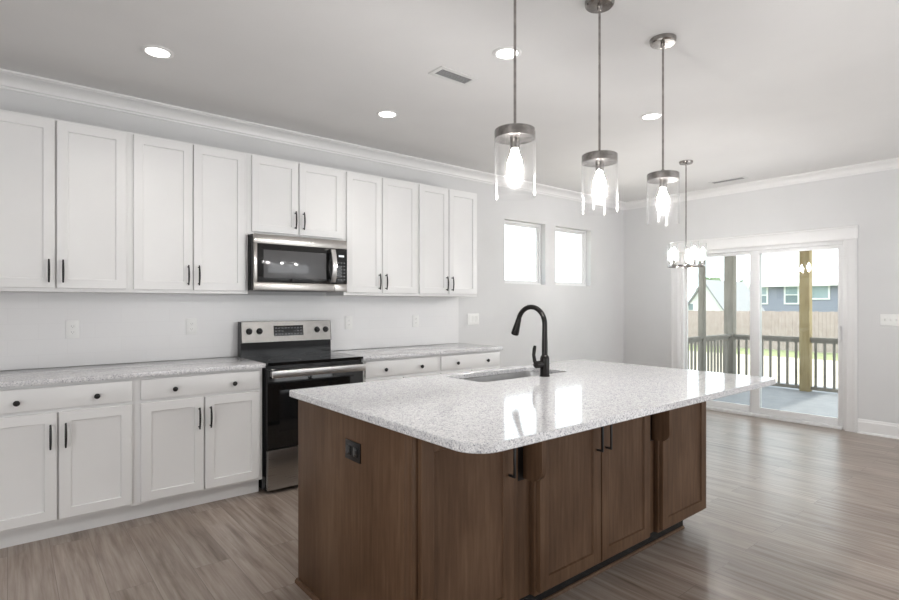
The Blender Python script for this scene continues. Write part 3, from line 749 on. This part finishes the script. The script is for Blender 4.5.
# blue-grey house
t = thing('house', (44, 10, GZ), 'blue-grey sided house with a pale roof behind the fence', 'house')
hy0, hy1 = 3.0, 17.3; ev = 2.80
mb = MB(); mb.box(44, 54, hy0, hy1, GZ, ev); mb.prism([(44, ev), (54, ev), (49, 6.4)], 'y', hy0+.02, hy1-.02); mb.done('wall', M['bluesiding'], t, False)
mb = MB(); mb.prism([(43.5, ev-.17), (49, 6.55), (54.5, ev-.17), (54.5, ev), (49, 6.80), (43.5, ev)], 'y', hy0-.4, hy1+.35); mb.done('roof', M['roofing'], t, False)
mb = MB(); mb.box(43.42, 43.5, hy0-.4, hy1+.35, ev-.2, ev+.02); mb.box(43.95, 44.02, hy1-.14, hy1+.02, GZ, ev-.17); mb.done('fascia', M['trim'], t, False)
def far_window(ya, yb, z0, z1, mull):
    mb = MB(); f = .11; x = 43.93
    mb.box(x, 43.999, ya-f, ya, z0-f, z1+f); mb.box(x, 43.999, yb, yb+f, z0-f, z1+f); mb.box(x, 43.999, ya, yb, z0-f, z0); mb.box(x, 43.999, ya, yb, z1, z1+f)
    if mull: mb.box(x+.01, 43.999, ya, yb, (z0+z1)/2-.04, (z0+z1)/2+.04)
    w = mb.done('window', M['vinyl'], t, False)
    if mull:
        MB().box(43.97, 43.998, ya, yb, (z0+z1)/2+.04, z1).done('pane', M['farwindow'], w, False); MB().box(43.97, 43.998, ya, yb, z0, (z0+z1)/2-.04).done('pane', M['farshade'], w, False)
    else: MB().box(43.97, 43.998, ya, yb, z0, z1).done('pane', M['farwindow'], w, False)
far_window(13.95, 14.72, 1.42, 2.58, True); far_window(12.08, 13.10, 1.75, 2.58, False); far_window(16.0, 16.65, 1.42, 2.58, True)
# white gabled house
t = thing('house', (34, 15.9, GZ), 'white gabled house with a grey roof, left of the blue-grey house', 'house')
gy, gz, hw, sl_ = 15.95, 2.70, 2.4, 1.45
mb = MB(); mb.prism([(gy-hw, GZ), (gy+hw, GZ), (gy+hw, gz-hw*sl_+.0), (gy, gz), (gy-hw, gz-hw*sl_)], 'x', 34, 39.5); mb.done('wall', M['whitesiding'], t, False)
mb = MB(); th = .12
mb.prism([(gy, gz+.02), (gy-hw-.25, gz-(hw+.25)*sl_+.02), (gy-hw-.25, gz-(hw+.25)*sl_+.02+th), (gy, gz+.02+th*1.3), (gy+hw+.25, gz-(hw+.25)*sl_+.02+th), (gy+hw+.25, gz-(hw+.25)*sl_+.02)], 'x', 33.75, 39.8); mb.done('roof', M['greyroof'], t, False)
mb = MB(); f = .07; ya, yb, z0, z1 = gy+.72, gy+1.0, .95, 1.35
mb.box(33.95, 33.999, ya-f, yb+f, z0-f, z1+f); w = mb.done('window', M['vinyl'], t, False); MB().box(33.93, 33.949, ya, yb, z0, z1).done('pane', M['farshade'], w, False)
# trees
def tree(x, y, h, r, label):
    t = thing('tree', (x, y, GZ), label, 'tree', 'trees beyond the houses')
    MB().tube([(x, y, GZ), (x+.05, y, GZ+h*.3), (x, y+.05, GZ+h*.55)], [.16, .13, .09], 10).done('trunk', M['bark'], t)
    mb = MB(); rnd = random.Random(int(x*10+y))
    for k in range(26):
        a, b_ = rnd.uniform(0, 2*math.pi), rnd.uniform(-1, 1); q = r*rnd.uniform(.35, .8)
        b2 = bmesh.new(); bmesh.ops.create_icosphere(b2, subdivisions=2, radius=r*rnd.uniform(.25, .42))
        for v in b2.verts: v.co = v.co*(1+rnd.uniform(-.18, .18))+Vector((x+q*math.cos(a)*math.sqrt(1-b_*b_), y+q*math.sin(a)*math.sqrt(1-b_*b_), GZ+h-r+q*b_*1.05))
        mb._merge(b2)
    mb.done('foliage', M['leaf'], t, False)
tree(47.5, 19.3, 4.2, 1.5, 'small dark green tree at the left corner of the blue-grey house')
tree(62.0, 28.0, 5.3, 1.9, 'distant dark tree rising above the ridge of the white house')

for o in bpy.data.objects:
    if 'base' in o: del o['base']
